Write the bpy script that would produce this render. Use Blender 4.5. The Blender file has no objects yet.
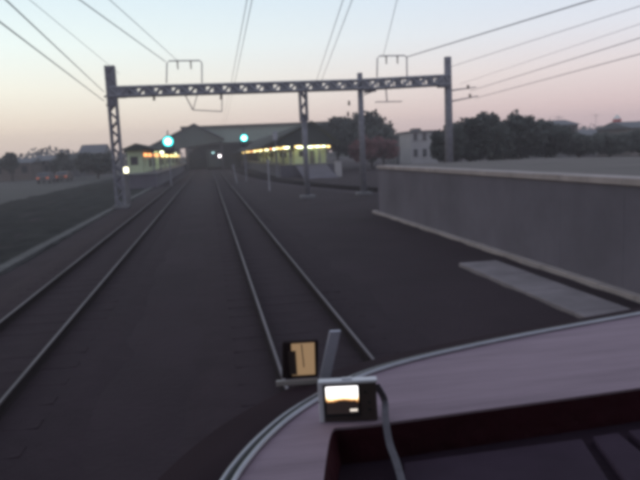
import bpy, bmesh, math, random
from mathutils import Vector, Matrix
random.seed(7)
R = math.radians
sc = bpy.context.scene
col = sc.collection

# ------------------------------------------------------------------ camera
F, H = 656.0, 2.35                                  # focal length in photo pixels, eye height above the rail heads
ROLL, PITCH, YAW = R(2.5), R(7.62), R(9.29)
def ray(px, py):
    x, y = px - 320, py - 240
    c, s = math.cos(ROLL), math.sin(ROLL)
    u, v = c*x - s*y, s*x + c*y
    fw = F*math.cos(PITCH) - v*math.sin(PITCH)
    up = -v*math.cos(PITCH) - F*math.sin(PITCH)
    return Vector((u*math.cos(YAW) + fw*math.sin(YAW), fw*math.cos(YAW) - u*math.sin(YAW), up))
def at(px, py, Y):                                  # the point of the place seen at a photo pixel, Y metres down the line
    d = ray(px, py); return Vector((0, 0, H)) + d*(Y/d.y)
def onz(px, py, z):                                 # ... at a given height
    d = ray(px, py); return Vector((0, 0, H)) + d*((z - H)/d.z)
cd = bpy.data.cameras.new('camera'); cam = bpy.data.objects.new('camera', cd); col.objects.link(cam); sc.camera = cam
cd.sensor_width = 36; cd.lens = 36*F/640; cd.clip_start = 0.02; cd.clip_end = 6000
fwd = ray(320, 240).normalized()
rgt = (ray(420, 240) - ray(320, 240)).normalized()
upv = rgt.cross(fwd)
M3 = Matrix((rgt, upv, -fwd)).transposed()
cam.matrix_world = Matrix.Translation((0, 0, H)) @ M3.to_4x4()

# ------------------------------------------------------------------ sky, sun, exposure
SUN_EL, SUN_AZ = R(1.5), R(-62)                      # the sun is just down, off to the left
w = bpy.data.worlds.new('World'); sc.world = w; w.use_nodes = True
nt = w.node_tree; bg = nt.nodes['Background']
sky = nt.nodes.new('ShaderNodeTexSky'); sky.sky_type = 'NISHITA'; sky.sun_disc = False
sky.sun_elevation = SUN_EL; sky.sun_rotation = SUN_AZ
sky.air_density = 1.0; sky.dust_density = 1.6; sky.ozone_density = 1.3; sky.altitude = 60
# dusk air: rose near the horizon paling to a milky blue overhead, the same all round; the Nishita sky tints it
tcw = nt.nodes.new('ShaderNodeTexCoord'); spw = nt.nodes.new('ShaderNodeSeparateXYZ'); rpw = nt.nodes.new('ShaderNodeValToRGB')
nt.links.new(tcw.outputs['Generated'], spw.inputs[0]); nt.links.new(spw.outputs['Z'], rpw.inputs[0])
def ramp(node, stops):
    e = node.color_ramp.elements
    e[0].position = stops[0][0]; e[0].color = (*stops[0][1], 1); e[1].position = stops[-1][0]; e[1].color = (*stops[-1][1], 1)
    for pos, c in stops[1:-1]: k = e.new(pos); k.color = (*c, 1)
# away from the sunset: rose and lilac low down, milky blue above
ramp(rpw, [(0, (.55, .41, .44)), (.05, (.66, .515, .535)), (.10, (.70, .61, .63)), (.16, (.66, .67, .74)), (.24, (.56, .65, .77)), (.5, (.42, .46, .57)), (1, (.34, .37, .47))])
# towards the sunset on the left: paler, greenish white
rp2 = nt.nodes.new('ShaderNodeValToRGB'); nt.links.new(spw.outputs['Z'], rp2.inputs[0])
ramp(rp2, [(0, (.60, .52, .47)), (.05, (.74, .67, .59)), (.10, (.80, .80, .72)), (.16, (.74, .83, .81)), (.24, (.60, .73, .79)), (.5, (.44, .50, .58)), (1, (.34, .37, .47))])
vd = nt.nodes.new('ShaderNodeVectorMath'); vd.operation = 'DOT_PRODUCT'; vd.inputs[1].default_value = (math.sin(SUN_AZ), math.cos(SUN_AZ), 0)
nt.links.new(tcw.outputs['Generated'], vd.inputs[0])
mr = nt.nodes.new('ShaderNodeMapRange'); mr.interpolation_type = 'SMOOTHSTEP'; mr.inputs[1].default_value = -.15; mr.inputs[2].default_value = .85
nt.links.new(vd.outputs['Value'], mr.inputs[0])
mz = nt.nodes.new('ShaderNodeMix'); mz.data_type = 'RGBA'
nt.links.new(mr.outputs[0], mz.inputs[0]); nt.links.new(rpw.outputs[0], mz.inputs[6]); nt.links.new(rp2.outputs[0], mz.inputs[7])
mxw = nt.nodes.new('ShaderNodeMix'); mxw.data_type = 'RGBA'; mxw.inputs[0].default_value = .06
nt.links.new(mz.outputs[2], mxw.inputs[6]); nt.links.new(sky.outputs[0], mxw.inputs[7])
nt.links.new(mxw.outputs[2], bg.inputs[0]); bg.inputs[1].default_value = 0.41
sl = bpy.data.lights.new('sun', 'SUN'); so = bpy.data.objects.new('sun', sl); col.objects.link(so)
sl.energy = 0.015; sl.angle = R(25); sl.color = (1, .8, .75)
sd = Vector((math.sin(SUN_AZ)*math.cos(R(6)), math.cos(SUN_AZ)*math.cos(R(6)), math.sin(R(6))))
so.rotation_euler = sd.to_track_quat('Z', 'Y').to_euler()
sc.view_settings.view_transform = 'Standard'; sc.view_settings.look = 'None'
sc.view_settings.exposure = 1.6; sc.view_settings.gamma = 1
sc.cycles.filter_width = 6.0                        # the photo is soft

# ------------------------------------------------------------------ materials
def mat(name, c, rough=.8, var=.25, scale=8.0, bump=0.0, metal=0.0, c2=None, spec=.5, stretch=None, bscale=None):
    m = bpy.data.materials.new(name); m.use_nodes = True
    t = m.node_tree; b = t.nodes['Principled BSDF']
    b.inputs['Roughness'].default_value = rough; b.inputs['Metallic'].default_value = metal
    b.inputs['Specular IOR Level'].default_value = spec
    tc = t.nodes.new('ShaderNodeTexCoord'); out = tc.outputs['Object']
    if stretch:
        mp = t.nodes.new('ShaderNodeMapping'); mp.inputs['Scale'].default_value = stretch
        t.links.new(out, mp.inputs[0]); out = mp.outputs[0]
    n = t.nodes.new('ShaderNodeTexNoise'); n.inputs['Scale'].default_value = scale; n.inputs['Detail'].default_value = 6
    n.inputs['Roughness'].default_value = .65
    t.links.new(out, n.inputs[0])
    r = t.nodes.new('ShaderNodeValToRGB'); r.color_ramp.elements[0].position = .3; r.color_ramp.elements[1].position = .7
    c2 = c2 or tuple(min(1, k*(1 + var)) for k in c)
    r.color_ramp.elements[0].color = (*[k*(1 - var) for k in c], 1); r.color_ramp.elements[1].color = (*c2, 1)
    t.links.new(n.outputs[0], r.inputs[0]); t.links.new(r.outputs[0], b.inputs['Base Color'])
    if bump:
        n2 = t.nodes.new('ShaderNodeTexNoise'); n2.inputs['Scale'].default_value = bscale or scale*4; n2.inputs['Detail'].default_value = 4
        t.links.new(out, n2.inputs[0])
        bp = t.nodes.new('ShaderNodeBump'); bp.inputs['Strength'].default_value = bump; bp.inputs['Distance'].default_value = .05
        t.links.new(n2.outputs[0], bp.inputs['Height']); t.links.new(bp.outputs[0], b.inputs['Normal'])
    return m
def emit(name, c, s):
    m = bpy.data.materials.new(name); m.use_nodes = True
    t = m.node_tree; b = t.nodes['Principled BSDF']
    b.inputs['Base Color'].default_value = (*[k*.3 for k in c], 1)
    b.inputs['Emission Color'].default_value = (*c, 1); b.inputs['Emission Strength'].default_value = s
    return m
def leafmat(name, c):
    m = bpy.data.materials.new(name); m.use_nodes = True
    t = m.node_tree; b = t.nodes['Principled BSDF']; b.inputs['Roughness'].default_value = .7
    g = t.nodes.new('ShaderNodeNewGeometry'); r = t.nodes.new('ShaderNodeValToRGB')
    r.color_ramp.elements[0].color = (*[k*.6 for k in c], 1); r.color_ramp.elements[1].color = (*[k*1.5 for k in c], 1)
    t.links.new(g.outputs['Random Per Island'], r.inputs[0]); t.links.new(r.outputs[0], b.inputs['Base Color'])
    return m
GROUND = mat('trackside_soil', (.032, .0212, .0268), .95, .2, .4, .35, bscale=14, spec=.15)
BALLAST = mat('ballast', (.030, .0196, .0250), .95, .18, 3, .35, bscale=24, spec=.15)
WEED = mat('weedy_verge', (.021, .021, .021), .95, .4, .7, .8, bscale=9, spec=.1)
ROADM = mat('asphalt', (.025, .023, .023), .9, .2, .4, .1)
STEEL = mat('rail_side_rust', (.024, .018, .020), .95, .3, 20, .2, spec=.08)
SHINE = mat('rail_head_steel', (.15, .13, .145), .6, .4, 3, 0, .6, stretch=(1, .1, 1))
SLEEP = mat('sleeper', (.031, .0202, .0256), .95, .18, 3, .35, bscale=24, spec=.15)
GALV = mat('galvanised_steel', (.30, .30, .34), .6, .3, 3, .1, .25)
GALVD = mat('painted_mast_steel', (.18, .175, .205), .65, .3, 4, .1, .1)
CONC = mat('concrete', (.135, .13, .14), .9, .25, 1.4, .3)
CONCL = mat('pale_concrete', (.29, .25, .245), .9, .22, 1.2, .25)
WALLC = mat('platform_wall_concrete', (.104, .094, .118), .92, .22, .5, .2)
PLATM = mat('platform_surface', (.105, .09, .086), .95, .2, .5, .2)
SLABM = mat('worn_slab_concrete', (.185, .160, .172), .9, .25, 1.2, .25)
TROUGH = mat('mossy_concrete', (.066, .064, .066), .95, .3, 1.5, .3)
WIRE = mat('wire', (.10, .10, .12), .7, .1)
PORC = mat('insulator_porcelain', (.10, .07, .06), .35, .1)
BARK = mat('bark', (.05, .04, .035), .9, .3, 6, .5)
LEAF = leafmat('dark_leaves', (.022, .028, .023)); LEAF2 = leafmat('dusky_leaves', (.028, .034, .027)); LEAFR = leafmat('russet_leaves', (.115, .036, .040))
ROOFD = mat('dark_roof_sheet', (.055, .06, .058), .95, .2, .3, .1, spec=.08)
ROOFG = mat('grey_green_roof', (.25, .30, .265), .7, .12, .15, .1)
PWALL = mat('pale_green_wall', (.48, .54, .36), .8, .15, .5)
WHITE = mat('white_wall', (.36, .34, .35), .8, .12, .6)
GREYW = mat('grey_wall', (.11, .105, .11), .85, .2, .5)
TANW = mat('tan_wall', (.13, .105, .095), .85, .2, .5)
TILE = mat('roof_tiles', (.085, .09, .105), .7, .25, 2, .2)
GLASSD = mat('dark_window', (.03, .035, .045), .15, .1)
BLACK = mat('black_paint', (.012, .012, .014), .5, .1)
WPAINT = mat('white_paint', (.7, .7, .68), .6, .1)
REDP = mat('red_paint', (.40, .06, .05), .6, .1)
L_CYAN = emit('signal_green_lens', (.02, .62, .62), 1.3)
L_CORE = emit('signal_glare_core', (.35, 1, .97), 3.5)
L_WARM = emit('platform_lamp_warm', (1, .70, .25), 1.7)
L_ORNG = emit('sign_lamp_orange', (1, .36, .12), 1.0)
L_TUBE = emit('platform_lamp_pale', (.85, 1, .6), 5)
L_HEAD = emit('headlamp', (1, .88, .92), 4)
L_TAIL = emit('tail_lamp', (1, .25, .12), .10)
L_POST = emit('marker_lamp', (1, .95, .65), 1.6)
SILL = mat('sill_paint', (.30, .222, .27), .8, .2, 4, .12, stretch=(.6, 7, 1), bscale=30, spec=.25)
CHROME = mat('chrome_trim', (.34, .34, .38), .45, .1, 10, 0, .9)
RUBBER = mat('rubber_seal', (.012, .012, .015), .7, .2)
DRED = mat('dark_red_vinyl', (.034, .005, .010), .8, .3, 6, .2, spec=.15)
DPUR = mat('dark_plum_vinyl', (.026, .014, .023), .85, .2, 5, .15, spec=.12)
DPUR2 = mat('plum_lid', (.050, .032, .050), .85, .2, 5, .1, spec=.12)
NOSE = mat('nose_paint', (.030, .020, .026), .95, .15, 4, spec=.04)
SILV = mat('silver_plastic', (.62, .62, .68), .4, .06, 8, 0, .1)
BROWN = mat('brown_plastic', (.055, .038, .036), .5, .15, 9)
STRAPM = mat('strap_webbing', (.13, .12, .14), .8, .15, 60)
BAR = mat('reflected_bar', (.40, .40, .48), .6, .1, 10, 0, .3)
BARD = mat('reflected_low_bar', (.38, .34, .33), .5, .1)

# ------------------------------------------------------------------ mesh helpers
def link(name, verts, faces, m, parent=None, smooth=False):
    me = bpy.data.meshes.new(name); me.from_pydata([tuple(v) for v in verts], [], faces); me.materials.append(m)
    if smooth: me.polygons.foreach_set('use_smooth', [True]*len(me.polygons))
    o = bpy.data.objects.new(name, me); col.objects.link(o)
    if parent: o.parent = parent
    return o
class MB:
    def __init__(s): s.v, s.f = [], []
    def add(s, vs, fs):
        k = len(s.v); s.v += [Vector(v) for v in vs]; s.f += [tuple(i + k for i in f) for f in fs]; return s
    def box(s, a, b):
        (x0, y0, z0), (x1, y1, z1) = a, b
        return s.add([(x0,y0,z0),(x1,y0,z0),(x1,y1,z0),(x0,y1,z0),(x0,y0,z1),(x1,y0,z1),(x1,y1,z1),(x0,y1,z1)],
                     [(3,2,1,0),(4,5,6,7),(0,1,5,4),(1,2,6,5),(2,3,7,6),(3,0,4,7)])
    def tube(s, pts, r, n=6, r2=None, cap=True):
        pts = [Vector(p) for p in pts]; k0 = len(s.v); L = len(pts)
        for i, p in enumerate(pts):
            t = (pts[min(i+1, L-1)] - pts[max(i-1, 0)]).normalized()
            a = t.cross(Vector((0, 0, 1)) if abs(t.z) < .9 else Vector((1, 0, 0))).normalized(); b = t.cross(a)
            rr = r if r2 is None else r + (r2 - r)*i/(L-1)
            for j in range(n):
                q = 2*math.pi*j/n; s.v.append(p + a*math.cos(q)*rr + b*math.sin(q)*rr)
        for i in range(L-1):
            for j in range(n):
                s.f.append((k0+i*n+j, k0+i*n+(j+1) % n, k0+(i+1)*n+(j+1) % n, k0+(i+1)*n+j))
        if cap: s.f.append(tuple(k0+j for j in range(n))[::-1]); s.f.append(tuple(k0+(L-1)*n+j for j in range(n)))
        return s
    def prism(s, poly, z0, z1):                     # polygon of (x, y) between two heights
        n = len(poly)
        return s.add([(*p, z0) for p in poly] + [(*p, z1) for p in poly],
                     [tuple(range(n))[::-1], tuple(range(n, 2*n))] + [(i, (i+1) % n, n+(i+1) % n, n+i) for i in range(n)])
    def build(s, name, m, parent=None, smooth=False, bevel=0):
        o = link(name, s.v, s.f, m, parent, smooth)
        if bevel:
            b = o.modifiers.new('bevel', 'BEVEL'); b.width = bevel; b.segments = 2
        return o
def tag(o, label, cat, group=None):
    o['label'] = label; o['category'] = cat
    if group: o['group'] = group
    return o
def thing(name, label, cat, loc=(0, 0, 0), group=None):
    o = bpy.data.objects.new(name, None); col.objects.link(o); o.empty_display_size = .2
    return tag(o, label, cat, group)
def struct(o): o['kind'] = 'structure'; return o

# ------------------------------------------------------------------ ground
GZ = -.22
def sheet(name, x0, x1, y0, y1, nx, ny, z, m, rough=0.0):
    v = [(x0 + (x1-x0)*i/nx, y0 + (y1-y0)*j/ny, z + random.uniform(-rough, rough)) for j in range(ny+1) for i in range(nx+1)]
    f = [(j*(nx+1)+i, j*(nx+1)+i+1, (j+1)*(nx+1)+i+1, (j+1)*(nx+1)+i) for j in range(ny) for i in range(nx)]
    return link(name, v, f, m, None, True)
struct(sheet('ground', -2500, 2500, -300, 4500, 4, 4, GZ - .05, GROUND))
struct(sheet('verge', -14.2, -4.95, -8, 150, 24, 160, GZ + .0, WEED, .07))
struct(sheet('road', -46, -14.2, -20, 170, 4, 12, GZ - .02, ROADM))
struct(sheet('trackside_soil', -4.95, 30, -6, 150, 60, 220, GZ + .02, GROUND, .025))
def bank(cx):                                       # low ballast shoulder profile along the line
    prof = [(-1.75, GZ - .02), (-1.25, -.15), (-.9, -.130), (.9, -.130), (1.25, -.15), (1.75, GZ - .02)]
    v, f = [], []; n = len(prof)
    for j in range(0, 191):
        y = -5 + j*.85
        for (x, z) in prof: v.append((cx + x + random.uniform(-.07, .07), y, z + random.uniform(-.003, .003)))
    for j in range(190):
        for i in range(n-1): f.append((j*n+i, j*n+i+1, (j+1)*n+i+1, (j+1)*n+i))
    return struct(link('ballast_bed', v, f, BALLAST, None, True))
TRK, LTR = 1.17, -2.76
bank(TRK); bank(LTR)
# ------------------------------------------------------------------ tracks
RAILDK = mat('shadowed_dark_rail', (.010, .007, .008), .95, .2, 20, spec=.05)  # dark rail sides and the shadow beside them, put into one colour
def rail_at(path, off, parent, STEEL=STEEL):
    # path: list of centre points (x, y); a rail with foot, web and head, the worn top its own strip
    pts = [Vector((x, y, 0)) for x, y in path]; n = len(pts)
    prof = [(-.065, -.15), (-.065, -.138), (-.012, -.115), (-.012, -.04), (-.034, -.03), (-.034, -.004), (.034, -.004), (.034, -.03), (.012, -.04), (.012, -.115), (.065, -.138), (.065, -.15)]
    v, f, hv, hf = [], [], [], []; m = len(prof)
    for i, p in enumerate(pts):
        t = (pts[min(i+1, n-1)] - pts[max(i-1, 0)]).normalized(); nrm = Vector((t.y, -t.x, 0)); c = p + nrm*off
        for (a, z) in prof: v.append(c + nrm*a + Vector((0, 0, z)))
        for a, z in ((-.017, -.0032), (-.014, 0), (.014, 0), (.017, -.0032)): hv.append(c + nrm*a + Vector((0, 0, z)))
    for i in range(n-1):
        for j in range(m-1): f.append((i*m+j, i*m+j+1, (i+1)*m+j+1, (i+1)*m+j))
        for j in range(3): hf.append((i*4+j, i*4+j+1, (i+1)*4+j+1, (i+1)*4+j))
    r = link('rail', v, f, STEEL, parent)
    link('rail_head', hv, hf, SHINE, r)
sleeper_me = None
def track(name, label, path, sleepers, group='railway tracks'):
    global sleeper_me
    t = thing(name, label, 'track', group=group)
    for s in (-.533, .533): rail_at(path, s, t, RAILDK if 'siding' in label else STEEL)
    if sleeper_me is None:
        o = MB().box((-1.0, -.11, -.24), (1.0, .11, -.1265)).build('sleeper', SLEEP, t, bevel=.012); sleeper_me = o.data
        o.location.z = -50; first = o
    else: first = None
    for (x, y, a) in sleepers:
        if first: o = first; first = None
        else:
            o = bpy.data.objects.new('sleeper', sleeper_me); col.objects.link(o); o.parent = t
        o.location = (x, y, 0); o.rotation_euler.z = a
    return t
Ys = [-4 + 2*i for i in range(92)]
track('railway_track', 'straight running track directly below the train window', [(TRK, y) for y in Ys], [(TRK, -1 + .62*i, random.uniform(-.01, .01)) for i in range(120)])
track('railway_track', 'parallel running track left of the train, beside the weedy verge', [(LTR, y) for y in Ys], [(LTR, -1 + .62*i, random.uniform(-.01, .01)) for i in range(120)])
knots = [(120, 4.7), (95, 5.0), (80, 5.35), (60, 6.6), (50, 7.85), (45, 8.75), (40, 9.9), (36, 11.0), (32, 12.4), (28, 14.2), (24, 16.6), (20, 20)]
spath = []
for i in range(len(knots)-1):
    P = [Vector(knots[max(0, min(len(knots)-1, i+k))]) for k in (-1, 0, 1, 2)]
    for s in range(8):
        u = s/8
        q = .5*((2*P[1]) + (P[2]-P[0])*u + (2*P[0]-5*P[1]+4*P[2]-P[3])*u*u + (3*P[1]-P[0]-3*P[2]+P[3])*u**3)
        spath.append((q[1], q[0]))
sp, acc = [], 0
for i in range(1, len(spath)):
    a, b = Vector(spath[i-1]), Vector(spath[i]); L = (b-a).length
    while acc < L:
        p = a + (b-a)*acc/L; sp.append((p.x, p.y, math.atan2((b-a).y, (b-a).x) + math.pi/2)); acc += .75
    acc -= L
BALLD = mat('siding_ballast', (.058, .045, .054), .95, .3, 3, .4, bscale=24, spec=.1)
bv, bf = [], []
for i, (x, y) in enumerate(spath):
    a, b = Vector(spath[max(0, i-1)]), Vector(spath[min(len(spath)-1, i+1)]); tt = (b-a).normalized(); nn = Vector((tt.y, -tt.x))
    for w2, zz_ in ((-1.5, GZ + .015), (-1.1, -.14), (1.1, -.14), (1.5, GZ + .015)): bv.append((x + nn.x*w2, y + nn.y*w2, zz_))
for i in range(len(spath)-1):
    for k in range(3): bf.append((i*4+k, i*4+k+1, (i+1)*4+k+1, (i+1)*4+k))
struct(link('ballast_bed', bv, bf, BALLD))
track('railway_track', 'rusty siding curving right between the gantry poles behind the platform end', spath, sp)

# concrete cable trough on the left, slabs and kerb on the right
tr = thing('cable_trough', 'grey concrete cable trough along the left track verge', 'cable trough')
for i in range(90):
    o = MB().box((-5.38 + random.uniform(-.01, .01), 3 + i*1.0, GZ - .1), (-5.06, 3.985 + i*1.0, GZ + .085 + random.uniform(-.008, .008))).build('lid', TROUGH, tr, bevel=.01)
kb = thing('kerb', 'long pale concrete kerb at the foot of the platform wall', 'kerb')
for i in range(19):
    y0 = 7.2 + i*1.0
    MB().box((6.50, y0, GZ - .1), (6.68, y0 + .99, GZ + .11 + random.uniform(-.004, .004))).build('kerb_block', CONCL, kb, bevel=.012)
ws = thing('walkway', 'flat pale concrete walkway slab beside the right wall kerb', 'walkway')
for i in range(5):
    y1 = 13.2 - i*1.5
    MB().box((5.15, y1 - 1.49, GZ - .1), (6.0, y1, GZ + .09 + random.uniform(-.004, .004))).build('slab', SLABM, ws, bevel=.015)

# ------------------------------------------------------------------ raised platform on the right
WX, WEND, WT = 6.70, 25.8, 1.72
pf = thing('disused_platform', 'raised grey concrete platform with pale coping right of the train', 'platform')
back = [(WX + .05, 4), (WX + .05, WEND), (13.6, WEND), (15.2, 21), (34, 14), (34, 4)]
MB().prism(back[::-1], GZ - .1, WT - .16).build('platform_core', PLATM, pf)
MB().prism([(WX + .45, 4), (34, 4), (34, 14), (15.2, 21), (13.6, WEND - .01), (WX + .45, WEND - .01)], WT - .158, WT - .02).build('platform_surface', PLATM, pf)
for i in range(11):
    y1 = WEND - i*2.0
    MB().box((WX, y1 - 1.996, GZ - .1), (WX + .3, y1, WT - .125)).build('wall_panel', WALLC, pf, bevel=.003)
    for k in range(2):
        MB().box((WX - .05, y1 - k - .995, WT - .12), (WX + .44, y1 - k, WT + random.uniform(-.004, .004))).build('coping_stone', CONCL, pf, bevel=.012)
p = at(637.5, 225, 9.2)
pl = thing('wall_plate', 'narrow white upright plate fixed to the platform wall', 'sign')
MB().box((WX - .03, 9.12, .55), (WX + .02, 9.27, 1.15)).build('plate', WPAINT, pl, bevel=.006)
MB().box((WX - .045, 9.17, .6), (WX - .03, 9.22, .64)).build('bolt', GALVD, pl)

# ------------------------------------------------------------------ overhead line gantry
GY = 37.0
gt = thing('overhead_gantry', 'steel lattice overhead line gantry spanning the tracks', 'gantry')
def beam_truss(x0, x1, z0a, z0b, h, dpt):
    mb = MB(); n = int((x1-x0)/.45)
    zz = lambda x: z0a + (z0b-z0a)*(x-x0)/(x1-x0)
    for dy in (-dpt/2, dpt/2):
        for dz in (0, h): mb.tube([(x0, GY+dy, zz(x0)+dz), (x1, GY+dy, zz(x1)+dz)], .065, 4)
        for i in range(n):
            xa, xb = x0 + (x1-x0)*i/n, x0 + (x1-x0)*(i+1)/n
            a, b = (0, h) if i % 2 else (h, 0)
            mb.tube([(xa, GY+dy, zz(xa)+a), (xb, GY+dy, zz(xb)+b)], .062, 4)
            mb.tube([(xa, GY+dy, zz(xa)), (xa, GY+dy, zz(xa)+h)], .045, 4)
    for i in range(n+1):
        xa = x0 + (x1-x0)*i/n
        for dz in (0, h): mb.tube([(xa, GY-dpt/2, zz(xa)+dz), (xa, GY+dpt/2, zz(xa)+dz)], .03, 4)
    for i in range(0, n, 2):                         # batten plates in every other bay
        xa, xb = x0 + (x1-x0)*(i+.1)/n, x0 + (x1-x0)*(i+random.uniform(.8, 1.2))/n
        mb.box((xa, GY-.01, zz(xa)+.05), (xb, GY+.01, zz(xa)+h-.05))
    return mb
def lattice_pole(x, y, z0, z1, wd):
    mb = MB(); s = wd/2
    for a in (-s, s):
        for b in (-s, s): mb.box((x+a-.06, y+b-.06, z0), (x+a+.06, y+b+.06, z1))
    n = int((z1-z0)/.45)
    for i in range(n):
        za, zb = z0 + (z1-z0)*i/n, z0 + (z1-z0)*(i+1)/n; k = 1 if i % 2 else -1
        for b in (-s, s):
            mb.tube([(x-s*k, y+b, za), (x+s*k, y+b, zb)], .048, 4); mb.tube([(x+b, y-s*k, za), (x+b, y+s*k, zb)], .048, 4)
    return mb
xl = at(115, 130, GY).x; xm = at(362, 140, GY).x; xr = at(448.5, 110, GY).x; xc = at(305, 140, GY).x
zb = at(115, 96.5, GY).z; zb2 = at(355, 89, GY).z
ztl, ztm, ztr = at(110, 66, GY).z, at(361, 73, GY).z, at(447, 57, GY).z
lattice_pole(xl, GY, GZ, ztl, .40).build('pole', GALVD, gt)
mb = MB(); mb.box((xl-.2, GY-.2, zb-.5), (xl+.2, GY+.2, ztl)); mb.build('pole_head', GALVD, gt, bevel=.02)
MB().tube([(xm, GY, GZ), (xm, GY, ztm)], .19, 12, .155).build('pole', GALVD, gt, True)
MB().tube([(xr, GY, GZ), (xr, GY, ztr)], .25, 12, .21).build('pole', GALVD, gt, True)
MB().tube([(xc, GY, GZ), (xc, GY, zb2 - 1.3)], .15, 12, .15).build('pole', GALVD, gt, True)
lattice_pole(xc, GY, zb2 - 1.7, zb2 + .05, .34).build('pole_bracket', GALVD, gt)
beam_truss(xl - .1, xm + .05, zb, zb2, .46, .5).build('beam', GALV, gt)
beam_truss(xm + .1, xr + .1, at(370, 89, GY).z, at(445, 84.5, GY).z, .5, .5).build('beam', GALV, gt)
MB().box((xl-.25, GY-.27, zb-.08), (xl+.75, GY+.27, zb+.5)).build('gusset', GALVD, gt, bevel=.02)
MB().box((xr-.6, GY-.27, zb2-.05), (xr+.1, GY+.27, zb2+.58)).build('gusset', GALVD, gt, bevel=.02)
for x in (xl, xm, xr, xc): MB().box((x-.42, GY-.42, GZ-.1), (x+.42, GY+.42, GZ+.18)).build('foundation', CONC, gt, bevel=.03)
def hoop(pl_, pr_, pt, pb, rod=None):
    a, b = at(pl_, pb, GY), at(pr_, pb, GY); c, d = at(pl_+.3, pt, GY), at(pr_-.3, pt-.5, GY)
    mb = MB(); mb.tube([a, c + Vector((0, 0, -.12)), c + Vector((.12, 0, 0)), d + Vector((-.12, 0, 0)), d + Vector((0, 0, -.12)), b], .035, 6)
    h = mb.build('wire_hoop', GALVD, gt)
    for k in (.3, .68):
        q = c.lerp(d, k)
        MB().tube([q, q + Vector((0, 0, -.12)), q + Vector((0, 0, -.45))], .05, 6, .035).build('insulator', PORC, h)
    return c, d
h1c, h1d = hoop(166.5, 202, 61, 83)
h2c, h2d = hoop(377, 407, 56, 77)
mb = MB(); a, b, c, d = at(184, 93, GY), at(193, 110, GY), at(198, 92, GY), at(222, 111.5, GY)
mb.tube([a, b], .035); mb.tube([c, b], .025); mb.tube([b, d], .028); mb.tube([d, at(222, 94, GY)], .028)
mb.build('steady_arm', GALVD, gt)
mb = MB(); a, b, c, d = at(386, 89, GY), at(387, 102, GY), at(375, 102, GY), at(402, 101.5, GY)
mb.tube([a, b], .035); mb.tube([c, d], .03); mb.build('steady_arm', GALVD, gt)
mb = MB(); mb.tube([at(364, 92, GY), at(376, 90.5, GY)], .07); mb.tube([at(364, 95, GY), at(374, 91, GY)], .03); mb.build('bracket', GALVD, gt)
for (ax, ay, bx, by) in ((448, 91, 476, 87), (448, 102, 478, 96)):
    MB().tube([at(ax, ay, GY), at(bx, by, GY)], .05, 6, .03).build('bracket', GALVD, gt)
    MB().tube([at(bx-8, by+2, GY), at(bx-8, by-2, GY)], .07, 6).build('insulator', PORC, gt)
for (ax, ay, bx, by) in ((112, 94, 104, 97), (112, 106, 106, 105)):
    MB().tube([at(ax, ay, GY), at(bx, by, GY)], .06, 6, .05).build('bracket', GALVD, gt)
for (px, py) in ((154, 98), (221, 97), (349, 103), (348, 114)):
    q = at(px, py, GY); MB().tube([q + Vector((0, 0, .13)), q, q + Vector((0, 0, -.13))], .05, 6, .08).build('insulator', PORC, gt)

# wires: from a gantry point back over the train, and on to the station
def wire(name, label, far, near_px, r=.02, sag=.25, onward=None):
    ex, ey = far if isinstance(far, tuple) else (None, None)
    A = at(ex, ey, GY) if ex is not None else far
    d = ray(*near_px); zt = A.z - .05
    Y = max(3.0, min(GY - 6, (zt - H)/(d.z/d.y)))
    B = at(*near_px, Y); B2 = B + (B - A)*.5
    pts = [A + (B2 - A)*(i/14) for i in range(15)]
    for i, q in enumerate(pts):
        u = i/14; q.z -= sag*(4*u*(1-u))*0
    r *= .62; mb = MB(); mb.tube(pts, r, 5)
    if onward:
        E_ = at(*onward, 115.0); mb.tube([A + (E_ - A)*(i/6) - Vector((0, 0, .6*4*(i/6)*(1-i/6))) for i in range(7)], r*.6, 4)
    return tag(mb.build(name, WIRE), label, 'wire', 'overhead wires')
wire('feeder_wire', 'lowest wire slanting from upper left edge to the left gantry pole', (104, 101), (0, 22), .028)
wire('feeder_wire', 'wire from top left corner meeting left gantry pole just below its head', (104, 92), (6, 0), .028)
wire('feeder_wire', 'third wire from the left, passing over the left gantry pole', (120, 74), (30, 0), .014)
wire('feeder_wire', 'thick wire from upper left to the left end of the left hoop', (166, 62), (80, 0), .03)
wire('feeder_wire', 'wire running to the middle of the left hoop from the upper left', (178, 61), (110, 0), .02)
wire('contact_wire', 'left of the close wire pair above the left middle tracks', (231, 84), (247, 0), .016, onward=(216, 140))
wire('contact_wire', 'right of the close wire pair above the left middle tracks', (234.5, 84), (252, 0), .016, onward=(219, 140))
wire('contact_wire', 'left wire of the pair crossing the beam right of the centre column', (316, 82), (343, 0), .016)
wire('contact_wire', 'right wire of the pair crossing the beam right of the centre column', (321, 82), (352, 0), .016)
wire('feeder_wire', 'single wire dropping steeply to the left end of the right hoop', (383, 57), (397, 0), .018)
wire('feeder_wire', 'thickest wire sweeping from upper right to the right hoop', (407, 57), (592, 0), .042)
wire('feeder_wire', 'wire below the thickest one, leaving the right frame edge near the top', (447, 68), (640, 6), .02)
wire('feeder_wire', 'second lowest wire on the right, above the trees', (470, 91), (640, 38), .022)
wire('feeder_wire', 'faint wire between the two brackets of the right gantry pole', (460, 84), (640, 24), .012)
wire('feeder_wire', 'lowest wire on the right, tied to the lower pole bracket', (476, 98), (640, 54), .022)

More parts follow.
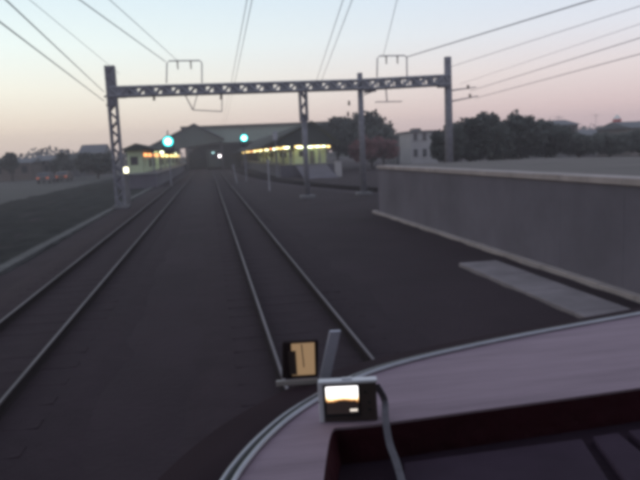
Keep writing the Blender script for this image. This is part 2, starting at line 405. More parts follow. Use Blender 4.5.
# ------------------------------------------------------------------ signals and marker posts
def signal(label, px, py, Y, rad, lean=1):
    s = thing('signal', label, 'signal', group='colour light signals')
    q = at(px, py, Y); side = -.0
    MB().tube([(q.x, q.y+.25, GZ), (q.x, q.y+.25, q.z+1.0)], .08, 8, .06).build('post', GALVD, s)
    pts = []
    zc = q.z - rad*.9
    poly = [(rad*1.14*math.cos(t), rad*1.14*math.sin(t)) for t in [math.pi*2*i/20 for i in range(20)]]
    hz = [(x, z + (rad*.6 if z > 0 else -rad*1.1)) for x, z in poly]
    n = len(hz)
    v = [(q.x + x, q.y + .02, zc + rad*.4 + z) for x, z in hz] + [(q.x + x, q.y + .2, zc + rad*.4 + z) for x, z in hz]
    link('backboard', v, [tuple(range(n)), tuple(range(n, 2*n))[::-1]] + [(i, n+i, n+(i+1) % n, (i+1) % n) for i in range(n)], BLACK, s)
    v = [(q.x, q.y - .09, q.z)] + [(q.x + rad*math.cos(t), q.y, q.z + rad*math.sin(t)) for t in [math.pi*2*i/16 for i in range(16)]]
    lens = link('lens', v, [(0, 1+(i+1) % 16, 1+i) for i in range(16)], L_CYAN, s, True)
    v3 = [(q.x, q.y - .11, q.z)] + [(q.x + rad*.62*math.cos(t), q.y - .05, q.z + rad*.62*math.sin(t)) for t in [math.pi*2*i/16 for i in range(16)]]
    link('glare_core', v3, [(0, 1+(i+1) % 16, 1+i) for i in range(16)], L_CORE, lens, True)  # pale core in an oversized cyan lens imitates the lamp's glare
    for dz in (-rad*1.75,):
        v2 = [(x, y, z + dz) for x, y, z in v]; link('lens', v2, [(0, 1+(i+1) % 16, 1+i) for i in range(16)], GLASSD, s, True)
    hv = []
    for yy in (0, -.35):
        for i in range(9):
            t = math.pi*i/8; hv.append((q.x + rad*1.12*math.cos(t), q.y + yy, q.z + rad*1.12*math.sin(t)))
    link('hood', hv, [(i, i+1, 10+i, 9+i) for i in range(8)], BLACK, s)
    return s
signal('left signal showing a bright cyan green light before the dark gable', 168, 141.5, 62, .45)
signal('right signal showing a bright cyan green light before the grey station roof', 244, 138, 66, .33)
mp = thing('marker_post', 'short white trackside post with a lit lamp below the left gantry pole', 'post')
q = at(128.5, 197, 40); b = Vector((q.x, 40, GZ)); zt = at(128, 170, 40).z
MB().tube([b, (b.x, b.y, zt - .2)], .14, 8, .11).build('post', CONC, mp)
MB().box((b.x-.17, b.y-.14, zt-.2), (b.x+.17, b.y+.14, zt+.2)).build('lamp_housing', GALVD, mp, bevel=.03)
MB().box((b.x-.13, b.y-.17, zt-.15), (b.x+.13, b.y-.14, zt+.15)).build('lamp_lens', L_POST, mp, bevel=.02)
for label, px, y0, y1, Y in (('thin short post standing between the tracks before the station', 268, 186, 162, 46), ('little leaning post beside the far track near the station', 236, 178, 166, 62)):
    o = thing('trackside_post', label, 'post'); q = at(px, y1, Y)
    MB().tube([(q.x, Y, GZ), (q.x - (.25 if px < 250 else 0), Y, q.z)], .05, 6, .05).build('post', GALV, o)
    MB().box((q.x-.1 - (.25 if px < 250 else 0), Y-.04, q.z-.05), (q.x+.1 - (.25 if px < 250 else 0), Y+.04, q.z+.18)).build('plate', GALV, o)
ms = thing('signal_cabinet', 'slim pale grey cabinet on a pole above the right platform roof', 'cabinet')
q = at(275, 136, 67); MB().tube([(q.x, 67, GZ), (q.x, 67, q.z)], .06, 6, .06).build('post', GALVD, ms)
MB().box((q.x-.22, 66.8, q.z-.45), (q.x+.22, 67.1, q.z+.45)).build('cabinet', GALV, ms, bevel=.03)

# ------------------------------------------------------------------ station
def window(mb_parent, x0, x1, z0, z1, y, proud=.03):
    o = MB().box((x0, y-proud, z0), (x1, y, z1)).build('window', GLASSD, mb_parent)
    return o
# right island platform and its canopy
rp = thing('station_platform', 'far station platform on the right under the lit canopy', 'platform', group='station platforms')
MB().box((7.6, 70.5, GZ-.1), (13.9, 190, 1.02)).build('platform_body', WALLC, rp)
MB().box((7.45, 70.4, 1.022), (14.05, 190, 1.12)).build('platform_edge', CONC, rp)
MB().add([(9.2, 70.4, 1.02), (12.6, 70.4, 1.02), (12.6, 64, GZ), (9.2, 64, GZ)], [(0, 3, 2, 1)]).build('ramp', WALLC, rp)
rc = thing('platform_canopy', 'dark gabled canopy over the right station platform with a row of yellow lamps', 'canopy')
xe0, xe1, xrg = at(262, 150, 72).x, at(341, 142, 72).x, at(312, 121, 72).x
ze, zr = at(341, 142, 72).z, at(312, 120.5, 72).z
zel = ze - .15
v = [(xe0, 72, zel), (xrg, 72, zr), (xe1, 72, ze), (xe0, 185, zel), (xrg, 185, zr), (xe1, 185, ze)]
v += [(a, b, c - .16) for a, b, c in v]
link('roof', v, [(0,1,4,3),(1,2,5,4),(6,9,10,7),(7,10,11,8),(0,6,7,1),(1,7,8,2),(0,3,9,6),(2,8,11,5)], ROOFD, rc)
link('gable_panel', [(xe0+.3, 72.3, zel-.15), (xrg, 72.3, zr-.25), (xe1-.3, 72.3, ze-.15)], [(0, 2, 1)], ROOFD, rc)
for i in range(14):
    for x in (9.1, 12.4):
        MB().box((x-.09, 73.5+i*7.5, 1.12), (x+.09, 73.7+i*7.5, 3.6)).build('column', GALVD, rc)
for i in range(13):
    yy = 73.2 + i*8 ; m = L_WARM if i % 5 != 2 else L_ORNG
    MB().box((8.35, yy, 2.98), (8.6, yy + (1.1 if i < 4 else 2.6), 3.14)).build('lamp', m, rc)
    if i < 4: MB().box((9.6 + (i % 2)*1.3, yy - .1, 3.0), (10.3 + (i % 2)*1.3, yy + .1, 3.14)).build('lamp', L_WARM, rc)
MB().tube([(9.8, 73.0, 2.98), (13.0, 73.0, 2.98)], .04, 5).build('lamp', L_TUBE, rc)
for px in (314, 321, 328.5):
    q = at(px, 146.5, 72.4); MB().box((q.x-.17, 72.45, q.z-.08), (q.x+.17, 72.6, q.z+.08)).build('lamp', L_WARM, rc)
for i in range(5):
    MB().tube([(9.3, 75+i*14, 3.05), (9.3, 81+i*14, 3.05)], .05, 5).build('lamp', L_TUBE, rc)
wr = thing('waiting_room', 'long pale green waiting room lit under the right canopy', 'building')
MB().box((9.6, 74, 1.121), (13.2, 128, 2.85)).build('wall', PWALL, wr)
MB().box((9.4, 73.8, 2.851), (13.4, 128.2, 2.95)).build('roof', CONC, wr)
window(wr, 10.1, 11.0, 1.95, 2.6, 73.998)
MB().box((11.3, 73.96, 1.13), (11.9, 73.998, 2.6)).build('door', GREYW, wr)
for i in range(9): MB().box((9.56, 76+i*5.5, 1.9), (9.598, 78.6+i*5.5, 2.55)).build('window', GLASSD, wr)
wb = thing('relay_box', 'white upright relay box at the near end of the right station platform', 'box')
q = at(338, 160, 66); MB().box((q.x-.32, 65.8, GZ), (q.x+.32, 66.3, 1.45)).build('body', WHITE, wb, bevel=.03)
MB().box((q.x-.38, 65.7, 1.451), (q.x+.38, 66.4, 1.53)).build('lid', CONC, wb)
# left platform
lp = thing('station_platform', 'far station platform on the left with orange and yellow lamps', 'platform', group='station platforms')
MB().box((-8.2, 62, GZ-.1), (-4.75, 190, 1.0)).build('platform_body', WALLC, lp)
MB().box((-8.3, 61.9, 1.002), (-4.6, 190, 1.12)).build('platform_edge', CONC, lp)
lb = thing('station_building', 'low pale station building on the left platform with glowing shopfront lamps', 'building')
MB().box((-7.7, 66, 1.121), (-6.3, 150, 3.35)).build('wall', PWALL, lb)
lbz = at(145, 149, 66).z
v = [(-8.3, 65.2, 3.36), (-6.7, 65.2, 3.95), (-5.2, 65.2, 3.36), (-8.3, 151, 3.36), (-6.7, 151, 3.95), (-5.2, 151, 3.36)]
link('roof', v, [(0,1,4,3),(1,2,5,4),(0,2,1),(3,4,5),(0,3,5,2)], ROOFD, lb)
for i in range(16):
    y0 = 68 + i*5
    m = L_ORNG if i < 5 else L_WARM
    MB().box((-6.29, y0, 2.72), (-6.2, y0 + (3.0 if i < 5 else 3.8), 2.98)).build('lamp', m, lb)
    MB().box((-6.298, y0 + .4, 1.6), (-6.25, y0 + 3, 2.5)).build('window', GLASSD if i % 3 else PWALL, lb)
for i in range(9):
    MB().box((-5.4, 67 + i*9, 1.12), (-5.25, 67.15 + i*9, 3.38)).build('column', GALVD, lb)
window(lb, -7.4, -6.7, 1.9, 2.7, 65.998)
for i in range(3): MB().tube([(-5.7, 82+i*18, 3.2), (-5.7, 88+i*18, 3.2)], .05, 5).build('lamp', L_TUBE, lb)
# over-track hall
hl = thing('station_hall', 'wide flat grey green station hall spanning the tracks behind the canopies', 'building')
HY = 150
a, b = at(205, 127.5, HY), at(328, 121, HY); zbot = 5.4
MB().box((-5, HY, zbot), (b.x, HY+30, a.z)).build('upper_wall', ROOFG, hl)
MB().box((-5.6, HY-.8, a.z), (b.x+.6, HY+30.5, a.z+.35)).build('roof', ROOFD, hl)
for x in (-4.5, 3.2, 15.5, 26): MB().box((x-.3, HY+1, GZ), (x+.3, HY+1.6, zbot)).build('column', CONC, hl)
MB().box((-5, HY+12, GZ), (b.x, HY+12.3, zbot)).build('back_wall', ROOFD, hl)
gb = thing('gabled_station_roof', 'dark gabled station roof rising behind the left signal', 'building')
a, p_, c = at(146, 149, 140), at(194, 125, 140), at(222, 139, 140)
MB().add([(a.x, 140, a.z), (p_.x, 140, p_.z), (c.x, 140, c.z), (c.x, 140, 5.4), (a.x, 140, 3.6), (a.x, 149, a.z), (p_.x, 149, p_.z), (c.x, 149, c.z), (c.x, 149, 5.4), (a.x, 149, 3.6)],
         [(0,4,3,2,1),(5,6,7,8,9),(3,4,9,8),(2,3,8,7),(4,0,5,9)]).build('gable_wall', mat('gable_boarding', (.10, .115, .105), .9, .15, .4, spec=.1), gb)
o1, o2 = Vector((-.8, -.5, -.1)), Vector((.5, -.5, -.2))
v = [(a.x-.8, 139.4, a.z-.3), (p_.x, 139.4, p_.z+.12), (c.x+.5, 139.4, c.z-.12)]
v = v + [(x, 149.3, z) for x, y, z in v]; v = v + [(x, y, z+.22) for x, y, z in v]
link('roof', v, [(0,1,4,3),(1,2,5,4),(6,9,10,7),(7,10,11,8),(0,6,7,1),(1,7,8,2),(0,3,9,6),(2,8,11,5)], TILE, gb)
for k in range(3):
    x = a.x + 3.2 + k*2.4; MB().box((x, 139.94, a.z-1.2), (x+1.3, 139.998, a.z-.2)).build('window', GLASSD, gb)
MB().box((a.x+.1, 141, GZ), (a.x+.7, 141.6, 3.6)).build('column', CONC, gb)
MB().box((-4.6, 141, GZ), (-4.2, 141.6, 5.0)).build('column', CONC, gb)
# waiting train with headlamp far down the left track
tn = thing('distant_train', 'distant dark train with a white headlamp waiting under the station hall', 'train')
MB().box((-.18, 128, .35), (2.52, 146, 3.6)).build('body', ROOFD, tn, bevel=.15)
MB().box((.7, 127.95, 2.05), (1.75, 127.999, 3.0)).build('windscreen', GLASSD, tn)
MB().box((-.1, 129, .005), (2.44, 145, .35)).build('underframe', BLACK, tn)
MB().box((2.03, 127.93, 2.28), (2.38, 127.999, 2.62)).build('headlight', L_HEAD, tn)
MB().box((.8, 127.93, 3.02), (1.2, 127.999, 3.22)).build('destination_lamp', emit('pale_teal_lamp', (.45, .8, .8), .9), tn)

# ------------------------------------------------------------------ buildings
def house(name, label, x0, x1, y0, y1, ze_, zr_, wallm, roofm, nwin=2, group=None, flat=False):
    h = thing(name, label, 'house' if not flat else 'building', group=group)
    MB().box((x0, y0, GZ-.1), (x1, y1, ze_)).build('wall', wallm, h)
    if flat:
        MB().box((x0-.2, y0-.2, ze_+.002), (x1+.2, y1+.2, ze_+.3)).build('roof', roofm, h)
        MB().box((x0+.8, y0+1, ze_+.3), (x0+(x1-x0)*.45, y0+3, zr_)).build('roof_box', roofm, h)
    else:
        ym = (y0+y1)/2
        v = [(x0-.4, y0-.5, ze_-.1), (x1+.4, y0-.5, ze_-.1), (x1+.4, ym, zr_), (x0-.4, ym, zr_), (x0-.4, y1+.5, ze_-.1), (x1+.4, y1+.5, ze_-.1)]
        link('roof', v, [(0,1,2,3),(3,2,5,4),(0,3,4),(1,5,2),(0,4,5,1)], roofm, h)
    dx = (x1-x0)/nwin
    for i in range(nwin):
        for z in ([1.0] if ze_ < 4 else [1.0, 3.6]):
            if z + 1.2 < ze_:
                w_ = MB().box((x0+dx*(i+.28), y0-.05, z), (x0+dx*(i+.72), y0-.002, z+1.15)).build('window', GLASSD, h)
                MB().box((x0+dx*(i+.25), y0-.12, z-.1), (x0+dx*(i+.75), y0-.002, z-.02)).build('sill', CONC, w_)
    return h
def hx(px, py, Y): return at(px, py, Y).x
def hz_(px, py, Y): return at(px, py, Y).z
G1 = 'low houses across the left road'
house('house', 'leftmost low tan house at the left edge beyond the road', hx(-22, 160, 120), hx(30, 160, 120), 120, 128, hz_(10, 163, 120), hz_(10, 158.5, 120), TANW, TILE, 4, G1)
house('house', 'low grey house second from the left edge beyond the road', hx(33, 160, 128), hx(58, 160, 128), 128, 137, hz_(45, 160, 128), hz_(45, 155, 128), GREYW, TILE, 3, G1)
house('house', 'dark roofed house above the red lights beyond the left road', hx(60, 160, 134), hx(80, 160, 134), 134, 142, hz_(70, 159, 134), hz_(70, 153.5, 134), GREYW, ROOFD, 3, G1)
house('house', 'taller house with pale upper wall left of the left gantry pole', hx(80, 155, 140), hx(103, 155, 140), 140, 150, hz_(92, 153, 140), hz_(92, 144, 140), TANW, TILE, 3, G1)
house('shed', 'small grey flat roofed shed between left pole and station', hx(126, 155, 78), hx(143, 155, 78), 78, 84, hz_(130, 153, 78), hz_(130, 149, 78), GREYW, ROOFD, 2, None, True)
house('apartment_block', 'pale cream flat roofed building left of the right gantry pole', hx(411, 145, 105), hx(438, 145, 105), 105, 113, hz_(420, 132.5, 105), hz_(420, 128, 105), WHITE, GREYW, 3, None, True)
house('shed', 'small grey shed beside the cream building and the big tree', hx(396, 145, 112), hx(410, 145, 112), 112, 118, hz_(400, 137, 112), hz_(400, 135, 112), GREYW, GREYW, 2, None, True)
house('house', 'blue grey roofed house rising behind the right hand tree line', hx(541, 130, 95), hx(578, 130, 95), 95, 104, hz_(560, 124.5, 95), hz_(560, 119, 95), GREYW, TILE, 3)
house('house', 'low dark roofed house with wide ridge near the right frame edge', hx(578, 130, 110), hx(612, 130, 110), 110, 120, hz_(600, 134, 110), hz_(600, 128.5, 110), GREYW, TILE, 3)
house('house', 'grey roofed house at the right frame edge behind the platform', hx(632, 130, 90), hx(672, 130, 90), 90, 99, hz_(635, 127, 90), hz_(635, 120.5, 90), TANW, TILE, 3)
rm = thing('water_tower', 'small red and white tower above the rooftops near right edge', 'tower')
a = at(617, 121, 130)
for k in range(4):
    MB().tube([(a.x + (.6 if k % 2 else -.6), 130 + (.6 if k > 1 else -.6), GZ), (a.x + (.45 if k % 2 else -.45), 130 + (.45 if k > 1 else -.45), a.z-.6)], .09, 5).build('leg', GALVD, rm)
MB().tube([(a.x, 130, a.z-.6), (a.x, 130, a.z+.4)], .9, 12).build('tank', REDP, rm, True)
MB().tube([(a.x, 130, a.z+.4), (a.x, 130, a.z+1.3)], .9, 12, .2).build('tank_cap', WPAINT, rm)
for i, (px, Y) in enumerate(((572, 96), (503, 120), (606, 140))):
    q = at(px, (114, 120, 113)[i], Y)
    o = thing('antenna_mast', ('thin aerial mast on the blue grey roofed house', 'thin pole standing up behind the tree line', 'thin faint pole left of the red and white tower')[i], 'antenna')
    MB().tube([(q.x, Y+4, GZ), (q.x, Y+4, q.z)], .06, 5, .04).build('mast', GALVD, o)
    MB().tube([(q.x-.8, Y+4, q.z-.3), (q.x+.8, Y+4, q.z-.3)], .04, 4).build('crossbar', GALVD, o)

# parked cars across the road
def car(label, px, py, Y, m):
    q = at(px, py, Y); x, z = q.x, GZ
    c = thing('parked_car', label, 'car', group='cars beyond the left road')
    sec = [(-2.1, .35), (-2.1, .85), (-1.85, .95), (-1.2, 1.42), (.5, 1.45), (1.15, .98), (2.0, .85), (2.1, .35)]
    n = len(sec)
    v = [(x - .82, Y + a, z + b) for a, b in sec] + [(x + .82, Y + a, z + b) for a, b in sec]
    link('body', v, [tuple(range(n))[::-1], tuple(range(n, 2*n))] + [(i, (i+1) % n, n+(i+1) % n, n+i) for i in range(n)], m, c)
    v = [(x-.65, Y-1.80, z+1.0), (x+.65, Y-1.80, z+1.0), (x+.6, Y-1.26, z+1.38), (x-.6, Y-1.26, z+1.38)]
    link('rear_window', [(a, b - .03, d + .02) for a, b, d in v], [(0, 1, 2, 3)], GLASSD, c)
    for s in (-1, 1):
        MB().box((x+s*.62-.17, Y-2.14, z+.62), (x+s*.62+.17, Y-2.101, z+.82)).build('tail_lamp', L_TAIL, c)
        for yy in (-1.3, 1.3): MB().tube([(x+s*.7-.1, Y+yy, z+.31), (x+s*.7+.1, Y+yy, z+.31)], .31, 12).build('wheel', BLACK, c)
    return c
car('left of two small cars with red tail lamps beyond the left road', 46, 174, 96, GREYW)
car('right of two small cars with red tail lamps beyond the left road', 64, 173, 100, TANW)

# ------------------------------------------------------------------ trees
def tree(name, label, cx, cy, z0, lobes, m, n=3500, ls=.35, group=None, cat='tree'):
    t = thing(name, label, cat, group=group)
    zt = max(l[2] for l in lobes)
    mb = MB(); mb.tube([(cx, cy, z0-.1), (cx+.1, cy, z0+(zt-z0)*.5), (cx, cy, zt)], .22, 7, .07)
    for (lx, ly, lz, rx, rz) in lobes: mb.tube([(cx, cy, z0+(lz-z0)*.35), (lx, ly, lz)], .09, 5, .03)
    mb.build('trunk', BARK, t)
    v, f = [], []
    tot = sum(l[3]**2*l[4] for l in lobes)
    for (lx, ly, lz, rx, rz) in lobes:
        k = int(n*rx**2*rz/tot)
        cl = [(random.gauss(0, 1), random.gauss(0, 1), random.gauss(0, 1)) for _ in range(max(6, k//60))]
        for _ in range(k):
            c = Vector(random.choice(cl)).normalized()*random.uniform(.35, .95)
            d = c + Vector((random.gauss(0, .2), random.gauss(0, .2), random.gauss(0, .2)))
            if d.length > 1.2: continue
            p = Vector((lx + d.x*rx, ly + d.y*rx, lz + d.z*rz))
            if p.z < z0 + .1: continue
            a = Vector((random.gauss(0, 1), random.gauss(0, 1), random.gauss(0, 1))).normalized(); b = a.orthogonal().normalized()
            s = ls*random.uniform(.5, 1.2); i0 = len(v)
            v += [p + a*s, p + b*s*.6, p - a*s, p - b*s*.6]; f.append((i0, i0+1, i0+2, i0+3))
    link('crown', v, f, m, t)
    return t
def px_tree(name, label, Y, blobs, m, n, ls, group=None, cat='tree'):
    # blobs: (px, py, half-width px, half-height px)
    L = []
    for (px, py, hw, hh) in blobs:
        q = at(px, py, Y); s = Y/F; L.append((q.x, Y + random.uniform(-1, 1), q.z, hw*s, hh*s))
    cx = sum(l[0] for l in L)/len(L)
    return tree(name, label, cx, Y, GZ, L, m, n, ls, group, cat)
px_tree('broadleaf_tree', 'big dark round tree behind the middle gantry pole', 92, [(367, 125, 17, 14), (352, 136, 16, 15), (381, 138, 15, 17), (366, 142, 24, 17), (390, 150, 9, 8)], LEAF, 14000, .42)
px_tree('broadleaf_tree', 'lower dark tree left of the big round tree', 104, [(338, 128, 13, 10), (326, 137, 14, 13), (345, 138, 16, 16)], LEAF, 9000, .42)
px_tree('russet_bush', 'dull red bush right of the middle gantry pole', 84, [(389, 149, 9, 9), (377, 148, 10, 10)], LEAFR, 3500, .28, None, 'bush')
px_tree('russet_bush', 'dull red bush half hidden behind the middle gantry pole', 82, [(357, 150, 8, 10), (366, 148, 8, 10)], LEAFR, 3000, .28, None, 'bush')
G2 = 'dark trees behind the platform'
px_tree('broadleaf_tree', 'small dark tree at the left end of the tree line, by the right pole', 62, [(440, 144, 9, 12), (450, 141, 12, 15), (443, 150, 12, 9)], LEAF, 6000, .3, G2)
px_tree('broadleaf_tree', 'dark tree just right of the right gantry pole', 64, [(467, 135, 15, 15), (475, 127, 11, 9), (460, 147, 16, 13), (476, 150, 14, 10)], LEAF, 8000, .3, G2)
px_tree('broadleaf_tree', 'left peak of the tree line, a bushy dark crown', 63, [(488, 125, 15, 12), (494, 138, 18, 16), (481, 136, 13, 14), (494, 150, 17, 10)], LEAF, 9000, .3, G2)
px_tree('broadleaf_tree', 'tallest crown of the tree line, right of its left peak', 65, [(519, 122, 13, 11), (523, 136, 18, 15), (508, 130, 13, 13), (520, 149, 18, 10)], LEAF, 9000, .3, G2)
px_tree('broadleaf_tree', 'low dark tree sloping down at the right of the tree line', 66, [(541, 132, 14, 12), (556, 138, 14, 12), (534, 140, 14, 14), (550, 148, 16, 9)], LEAF, 8000, .3, G2)
px_tree('hedge_bush', 'low dark bush before the blue grey roofed house', 68, [(571, 143, 14, 9), (586, 144, 13, 9), (578, 147, 18, 8)], LEAF2, 6000, .3, None, 'bush')
px_tree('hedge_bush', 'low dark bush in front of the small red and white tower', 70, [(602, 142, 14, 9), (617, 142, 13, 9), (609, 146, 18, 8)], LEAF2, 6000, .3, None, 'bush')
px_tree('hedge_bush', 'low dark bush at the right frame edge behind the platform', 70, [(633, 140, 13, 10), (650, 139, 14, 10), (640, 145, 18, 8)], LEAF2, 6000, .3, None, 'bush')
px_tree('broadleaf_tree', 'small bushy tree among the houses at the left frame edge', 116, [(12, 158, 6, 4.5), (9, 163, 8, 6)], LEAF2, 1800, .35)
px_tree('broadleaf_tree', 'dark small tree between low houses above the red lights', 122, [(60, 160, 7, 6), (58, 166, 8, 6), (68, 165, 6, 5)], LEAF2, 2600, .35)
px_tree('broadleaf_tree', 'dark bushy tree before the house left of the gantry pole', 110, [(86, 162, 10, 8), (98, 163, 10, 9), (107, 163, 7, 9)], LEAF2, 3500, .35)
mb = MB()
far = thing('x', 'x', 'x'); bpy.data.objects.remove(far)
v, f = [], []
for k in range(9000):                                # far wooded skyline either side
    a = random.uniform(-1.1, 1.2); Y = random.uniform(230, 330); x = Y*a
    top = 5.0 + 2.2*math.sin(a*23) + 1.5*math.sin(a*51+1)
    p = Vector((x, Y, random.uniform(0, 1)**.7*top)); s = random.uniform(.6, 1.3)
    q = Vector((random.gauss(0, 1), random.gauss(0, 1), random.gauss(0, 1))).normalized(); b = q.orthogonal().normalized(); i0 = len(v)
    v += [p+q*s, p+b*s*.7, p-q*s, p-b*s*.7]; f.append((i0, i0+1, i0+2, i0+3))
fw = link('far_woods', v, f, LEAF2); fw['kind'] = 'stuff'; fw['label'] = 'far dark wooded skyline beyond the houses'; fw['category'] = 'woods'

# ------------------------------------------------------------------ train front: sill, window, tray
SZ = H - .42
outer = [(206, 560), (218, 520), (236, 482), (251, 460), (270, 438.5), (295, 416.5), (325, 397), (360, 378.5), (400, 365), (450, 352.5), (520, 337.5), (580, 326), (640, 315), (720, 300)]
inner = [(316, 560), (318, 520), (323, 482), (325.5, 462), (328, 446), (330, 436), (334, 428), (345, 426.5), (372, 424), (420, 417.5), (500, 406.5), (570, 397), (640, 387), (720, 375)]
po = [onz(a, b, SZ) for a, b in outer]; pi_ = [onz(a, b, SZ) for a, b in inner]
def refine(pts, k=4):
    out = []
    for i in range(len(pts)-1):
        P = [pts[max(0, min(len(pts)-1, i+d))] for d in (-1, 0, 1, 2)]
        for s in range(k):
            u = s/k; out.append(.5*((2*P[1]) + (P[2]-P[0])*u + (2*P[0]-5*P[1]+4*P[2]-P[3])*u*u + (3*P[1]-P[0]-3*P[2]+P[3])*u**3))
    return out + [pts[-1]]
ro, ri = refine(po), refine(pi_); n = len(ro)
db = thing('window_sill', 'curved mauve window sill with chrome edge inside the train front', 'window sill')
v, f = [], []; K = 5
for i in range(n):
    for k in range(K+1):
        q = ro[i].lerp(ri[i], k/K); z = SZ + (.0 if 0 < k < K else -.0008); v.append((q.x, q.y, z))
    v.append((ri[i].x, ri[i].y, SZ - .005))
W_ = K + 2
for i in range(n-1):
    for k in range(K+1): f.append((i*W_+k, i*W_+k+1, (i+1)*W_+k+1, (i+1)*W_+k))
link('ledge', v, f, SILL, db)
def offs(pts, d):                                    # offset to the outer (track) side
    out = []
    for i, p_ in enumerate(pts):
        t = (pts[min(i+1, len(pts)-1)] - pts[max(i-1, 0)]); t.z = 0; t.normalize(); out.append(p_ + Vector((-t.y, t.x, 0))*d)
    return out
MB().tube([p_ + Vector((0, 0, .002)) for p_ in offs(ro, .002)], .0045, 6).build('chrome_trim', CHROME, db, True)
MB().tube([p_ + Vector((0, 0, -.001)) for p_ in offs(ro, .011)], .006, 6).build('rubber_seal', RUBBER, db, True)
MB().tube([p_ + Vector((0, 0, -.002)) for p_ in offs(ro, .020)], .004, 6).build('outer_trim', CHROME, db, True)
# dark red recess and tray behind the sill
drop = .055
ri_l = [p_ + Vector((0, 0, -.02)) for p_ in ri]
inn = offs(ri, -.012)
tray = thing('tray', 'dark red recess with plum tray lids below the mauve sill', 'tray')
v = [(*p_.xy, SZ - .0052) for p_ in ri] + [(*p_.xy, SZ - drop) for p_ in inn]
link('recess_wall', v, [(i, i+1, n+i+1, n+i) for i in range(n-1)], DRED, tray, True)
fl = [(*p_.xy, SZ - drop) for p_ in inn]
fl2 = [onz(760, 640, SZ - drop), onz(300, 640, SZ - drop)]
link('tray_floor', fl + [tuple(q) for q in fl2], [tuple(range(len(fl)+2))], DPUR, tray)
def lid(pts, m, h=.012):
    P = [onz(a, b, SZ - drop + h) for a, b in pts]; k = len(P)
    v = [tuple(q) for q in P] + [(q.x, q.y, SZ - drop + .0008) for q in P]
    o = link('lid', v, [tuple(range(k)), *[(i, k+i, k+(i+1) % k, (i+1) % k) for i in range(k)]], m, tray)
    b = o.modifiers.new('bevel', 'BEVEL'); b.width = .003; b.segments = 2
lid([(404, 462), (582, 438), (622, 500), (402, 512)], DPUR2)
lid([(592, 436), (618, 432), (700, 500), (640, 500)], DPUR2)
lid([(628, 430), (700, 420), (760, 500), (708, 500)], DPUR2)
# outer skin of the nose below the glass
e1 = [p_ + Vector((0, 0, -.008)) for p_ in offs(ro, .024)]
e2 = [p_ + Vector((0, 0, -.03)) for p_ in offs(ro, .135)]
e3 = [p_ + Vector((0, 0, -.16)) for p_ in offs(ro, .17)]
e4 = [p_ + Vector((0, 0, -1.6)) for p_ in offs(ro, .18)]
ns = thing('train_nose', 'dark curved train front around the window sill', 'train')
v = [tuple(q) for L in (e1, e2, e3, e4) for q in L]
link('nose_skin', v, [(r*n+i, r*n+i+1, (r+1)*n+i+1, (r+1)*n+i) for r in range(3) for i in range(n-1)], NOSE, ns, True)
# the rest of the driving end around the camera: roof, side panels, rear wall, floor
CABW = mat('cabin_lining', (.10, .09, .09), .8, .1, 3)
MB().box((-1.0, -3.2, 3.22), (2.9, .55, 3.3)).build('roof_panel', CABW, ns)
MB().box((-1.0, -3.2, 1.0), (2.9, -3.12, 3.219)).build('rear_wall', CABW, ns)
MB().box((-1.06, -3.2, 1.0), (-1.001, .3, 1.95)).build('side_panel', CABW, ns)
MB().box((2.901, -3.2, 1.0), (2.96, .9, 1.95)).build('side_panel', CABW, ns)
for y in (-2.3, -1.0):
    for x in (-1.06, 2.901): MB().box((x, y, 1.951), (x + .059, y + .45, 3.219)).build('side_pillar', CABW, ns)
MB().box((-1.0, -3.1, .95), (2.9, .2, 1.0)).build('cabin_floor', CABW, ns)
# clear window glass standing on the sill
gp = bpy.data.materials.new('clear_glass'); gp.use_nodes = True
t = gp.node_tree; t.nodes.clear(); o_ = t.nodes.new('ShaderNodeOutputMaterial'); b_ = t.nodes.new('ShaderNodeBsdfTransparent')
b_.inputs[0].default_value = (1, 1, 1, 1); t.links.new(b_.outputs[0], o_.inputs[0])
ga = [p_ + Vector((0, 0, .004)) for p_ in offs(ro, .011)]; gb_ = [p_ + Vector((0, -.18, 1.15)) for p_ in offs(ro, -.05)]
link('glass', [tuple(q) for q in ga + gb_], [(i, i+1, n+i+1, n+i) for i in range(n-1)], gp, db, True)

# amber reflection in the glass, modelled as a solid glowing box on the nose
def frame3(o, zrot, tilt=0):
    return Matrix.Translation(o) @ Matrix.Rotation(zrot, 4, 'Z') @ Matrix.Rotation(tilt, 4, 'X')
base = onz(294, 386, SZ - .026)
face = -math.atan2(base.x, base.y)                   # turned to the carriage
lm = thing('amber_reflection', 'small amber window reflection with silver bars, built as a solid glowing box', 'lamp')
Mx = frame3(base, face - ROLL*0, 0); PXM = base.length*0 + (base - Vector((0, 0, H))).length/F   # metres per photo pixel there
def lb_box(x0, x1, z0, z1, y0, y1, m, name, parent=lm, bevel=.001, shear=0.0):
    vs = [(x0,y0,z0),(x1,y0,z0),(x1,y1,z0),(x0,y1,z0),(x0,y0,z1),(x1,y0,z1),(x1,y1,z1),(x0,y1,z1)]
    vs = [Mx @ Vector(((a + c*shear)*PXM, b*PXM, c*PXM)) for a, b, c in vs]
    o = link(name, vs, [(3,2,1,0),(4,5,6,7),(0,1,5,4),(1,2,6,5),(2,3,7,6),(3,0,4,7)], m, parent)
    if bevel: b = o.modifiers.new('bevel', 'BEVEL'); b.width = bevel; b.segments = 2
    return o
BLKMAT = mat('reflection_dark', (.030, .021, .023), .95, .2, 9, spec=.1)
L_AMB = emit('reflected_pane', (.62, .40, .22), .14)  # glows in place of reflected light, not a lamp
bd = lb_box(-12, 23.4, 6.6, 44, 2, 9, BLKMAT, 'reflection_body', shear=.06, bevel=.004)
pn = lb_box(-1.5, 21, 10, 42, 1.2, 1.9, L_AMB, 'reflected_pane', shear=.02)
lb_box(-3.5, 4, 11, 35, .6, 1.15, BROWN, 'reflected_silhouette', pn, 0, -.02)
lb_box(11.2, 12.2, 18, 41, .7, 1.15, BROWN, 'dark_line', pn, 0, -.06)
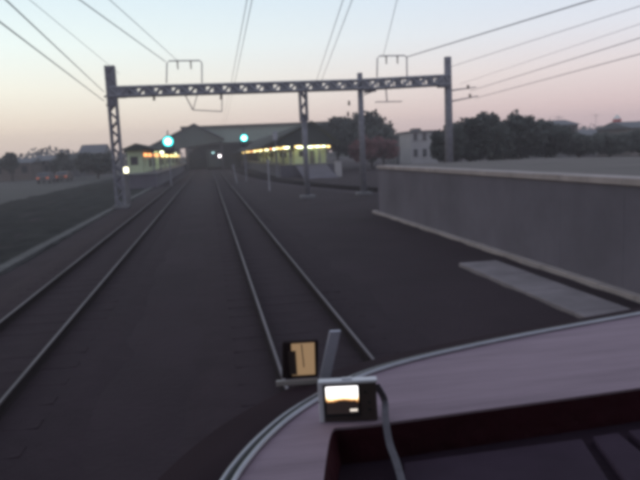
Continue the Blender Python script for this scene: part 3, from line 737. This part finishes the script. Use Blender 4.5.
lb_box(-17, 23.2, 1.5, 6.4, -2.5, 1.8, BARD, 'reflected_bottom_bar')
lb_box(23.5, 34, .5, 53, -2.5, 3, BAR, 'reflected_upright_bar', shear=.26)

# compact camera standing on the sill, its lit screen towards us
cb = onz(350, 421.5, SZ); face = -math.atan2(cb.x, cb.y)
Mx = frame3(cb, face, 0) @ Matrix.Rotation(R(-3.5 + 2.5), 4, 'Y') @ Matrix.Rotation(R(-6), 4, 'X'); PXM = (cb - Vector((0, 0, H))).length/F
cc = thing('compact_camera', 'small silver compact camera with its bright screen lit on the sill', 'camera')
lb_box(-27.5, 27, .3, 36.5, 0, 13, BROWN, 'body', cc, .002)
lb_box(-29, -24.2, .2, 38.5, -1.2, 12, SILV, 'side_trim', cc, .0015)
lb_box(-29, 28.2, 36.6, 39.6, -1.2, 13.5, SILV, 'top_trim', cc, .0015)
bz = lb_box(-23.6, 10.5, 5, 36, -1.4, -.02, BLACK, 'screen_bezel', cc, .001)
scr = bpy.data.materials.new('lit_screen'); scr.use_nodes = True
t = scr.node_tree; b = t.nodes['Principled BSDF']
tc = t.nodes.new('ShaderNodeTexCoord'); sp_ = t.nodes.new('ShaderNodeSeparateXYZ'); rp_ = t.nodes.new('ShaderNodeValToRGB')
nz = t.nodes.new('ShaderNodeTexNoise'); nz.inputs['Scale'].default_value = 3.5
mu = t.nodes.new('ShaderNodeMath'); mu.operation = 'MULTIPLY_ADD'; mu.inputs[1].default_value = .22
t.links.new(tc.outputs['Generated'], sp_.inputs[0]); t.links.new(tc.outputs['Generated'], nz.inputs[0])
t.links.new(nz.outputs[0], mu.inputs[0]); t.links.new(sp_.outputs['Z'], mu.inputs[2]); t.links.new(mu.outputs[0], rp_.inputs[0])
e = rp_.color_ramp.elements
e[0].position = .55; e[0].color = (.006, .004, .004, 1); e[1].position = 1.0; e[1].color = (1, .97, .98, 1)
for pos, c in ((.60, (.30, .13, .04, 1)), (.66, (.95, .62, .32, 1)), (.76, (1, .9, .78, 1))):
    k = e.new(pos); k.color = c
t.links.new(rp_.outputs[0], b.inputs['Emission Color']); b.inputs['Emission Strength'].default_value = .9
b.inputs['Base Color'].default_value = (.01, .01, .01, 1)
s_ = lb_box(-21.5, 9, 8.5, 34.5, -1.9, -1.45, scr, 'screen', bz, 0)
L_TXT = emit('screen_readout', (.9, .8, .7), .5)
for k in range(3): lb_box(1 + k*2.4, 2.9 + k*2.4, 10.6, 12.6, -2.2, -1.95, L_TXT, 'screen_readout', bz, 0)
for (x, z) in ((16, 28), (19.5, 18), (19.5, 11)): lb_box(x-1.6, x+1.6, z-1.2, z+1.2, -1, -.05, BLACK, 'button', cc, .0005)
lb_box(-6, 4, 39.7, 41.2, 3, 8, SILV, 'shutter_button', cc, .0005)
q0 = Mx @ Vector((27.5*PXM, 1*PXM, 33*PXM))
strap = [q0]
for (px, py, z) in ((384.5, 400, SZ + .024), (385.5, 414, SZ + .014), (386.5, 426, SZ + .005), (390, 445, SZ - .012), (396.5, 463, SZ - .024), (402, 482, SZ - .034), (407, 502, SZ - .040)):
    strap.append(onz(px, py, z))
strap = refine(strap, 4); v, f = [], []
for i, p_ in enumerate(strap):
    dd = Vector((1, .15, 0))*.0055
    v += [p_ - dd, p_ + dd, p_ + dd + Vector((0, .002, .002)), p_ - dd + Vector((0, .002, .002))]
for i in range(len(strap)-1):
    for k in range(4): f.append((i*4+k, i*4+(k+1) % 4, (i+1)*4+(k+1) % 4, (i+1)*4+k))
link('wrist_strap', v, f, STRAPM, cc)

# ------------------------------------------------------------------ haze
hv = bpy.data.materials.new('haze_air'); hv.use_nodes = True
t = hv.node_tree; t.nodes.clear(); o_ = t.nodes.new('ShaderNodeOutputMaterial'); pv = t.nodes.new('ShaderNodeVolumePrincipled')
pv.inputs['Color'].default_value = (.92, .86, .90, 1); pv.inputs['Density'].default_value = .0015; pv.inputs['Anisotropy'].default_value = .2
t.links.new(pv.outputs[0], o_.inputs['Volume'])
hzb = MB().box((-420, -60, GZ - 1.3), (440, 345, 16)).build('haze', hv); hzb['kind'] = 'stuff'
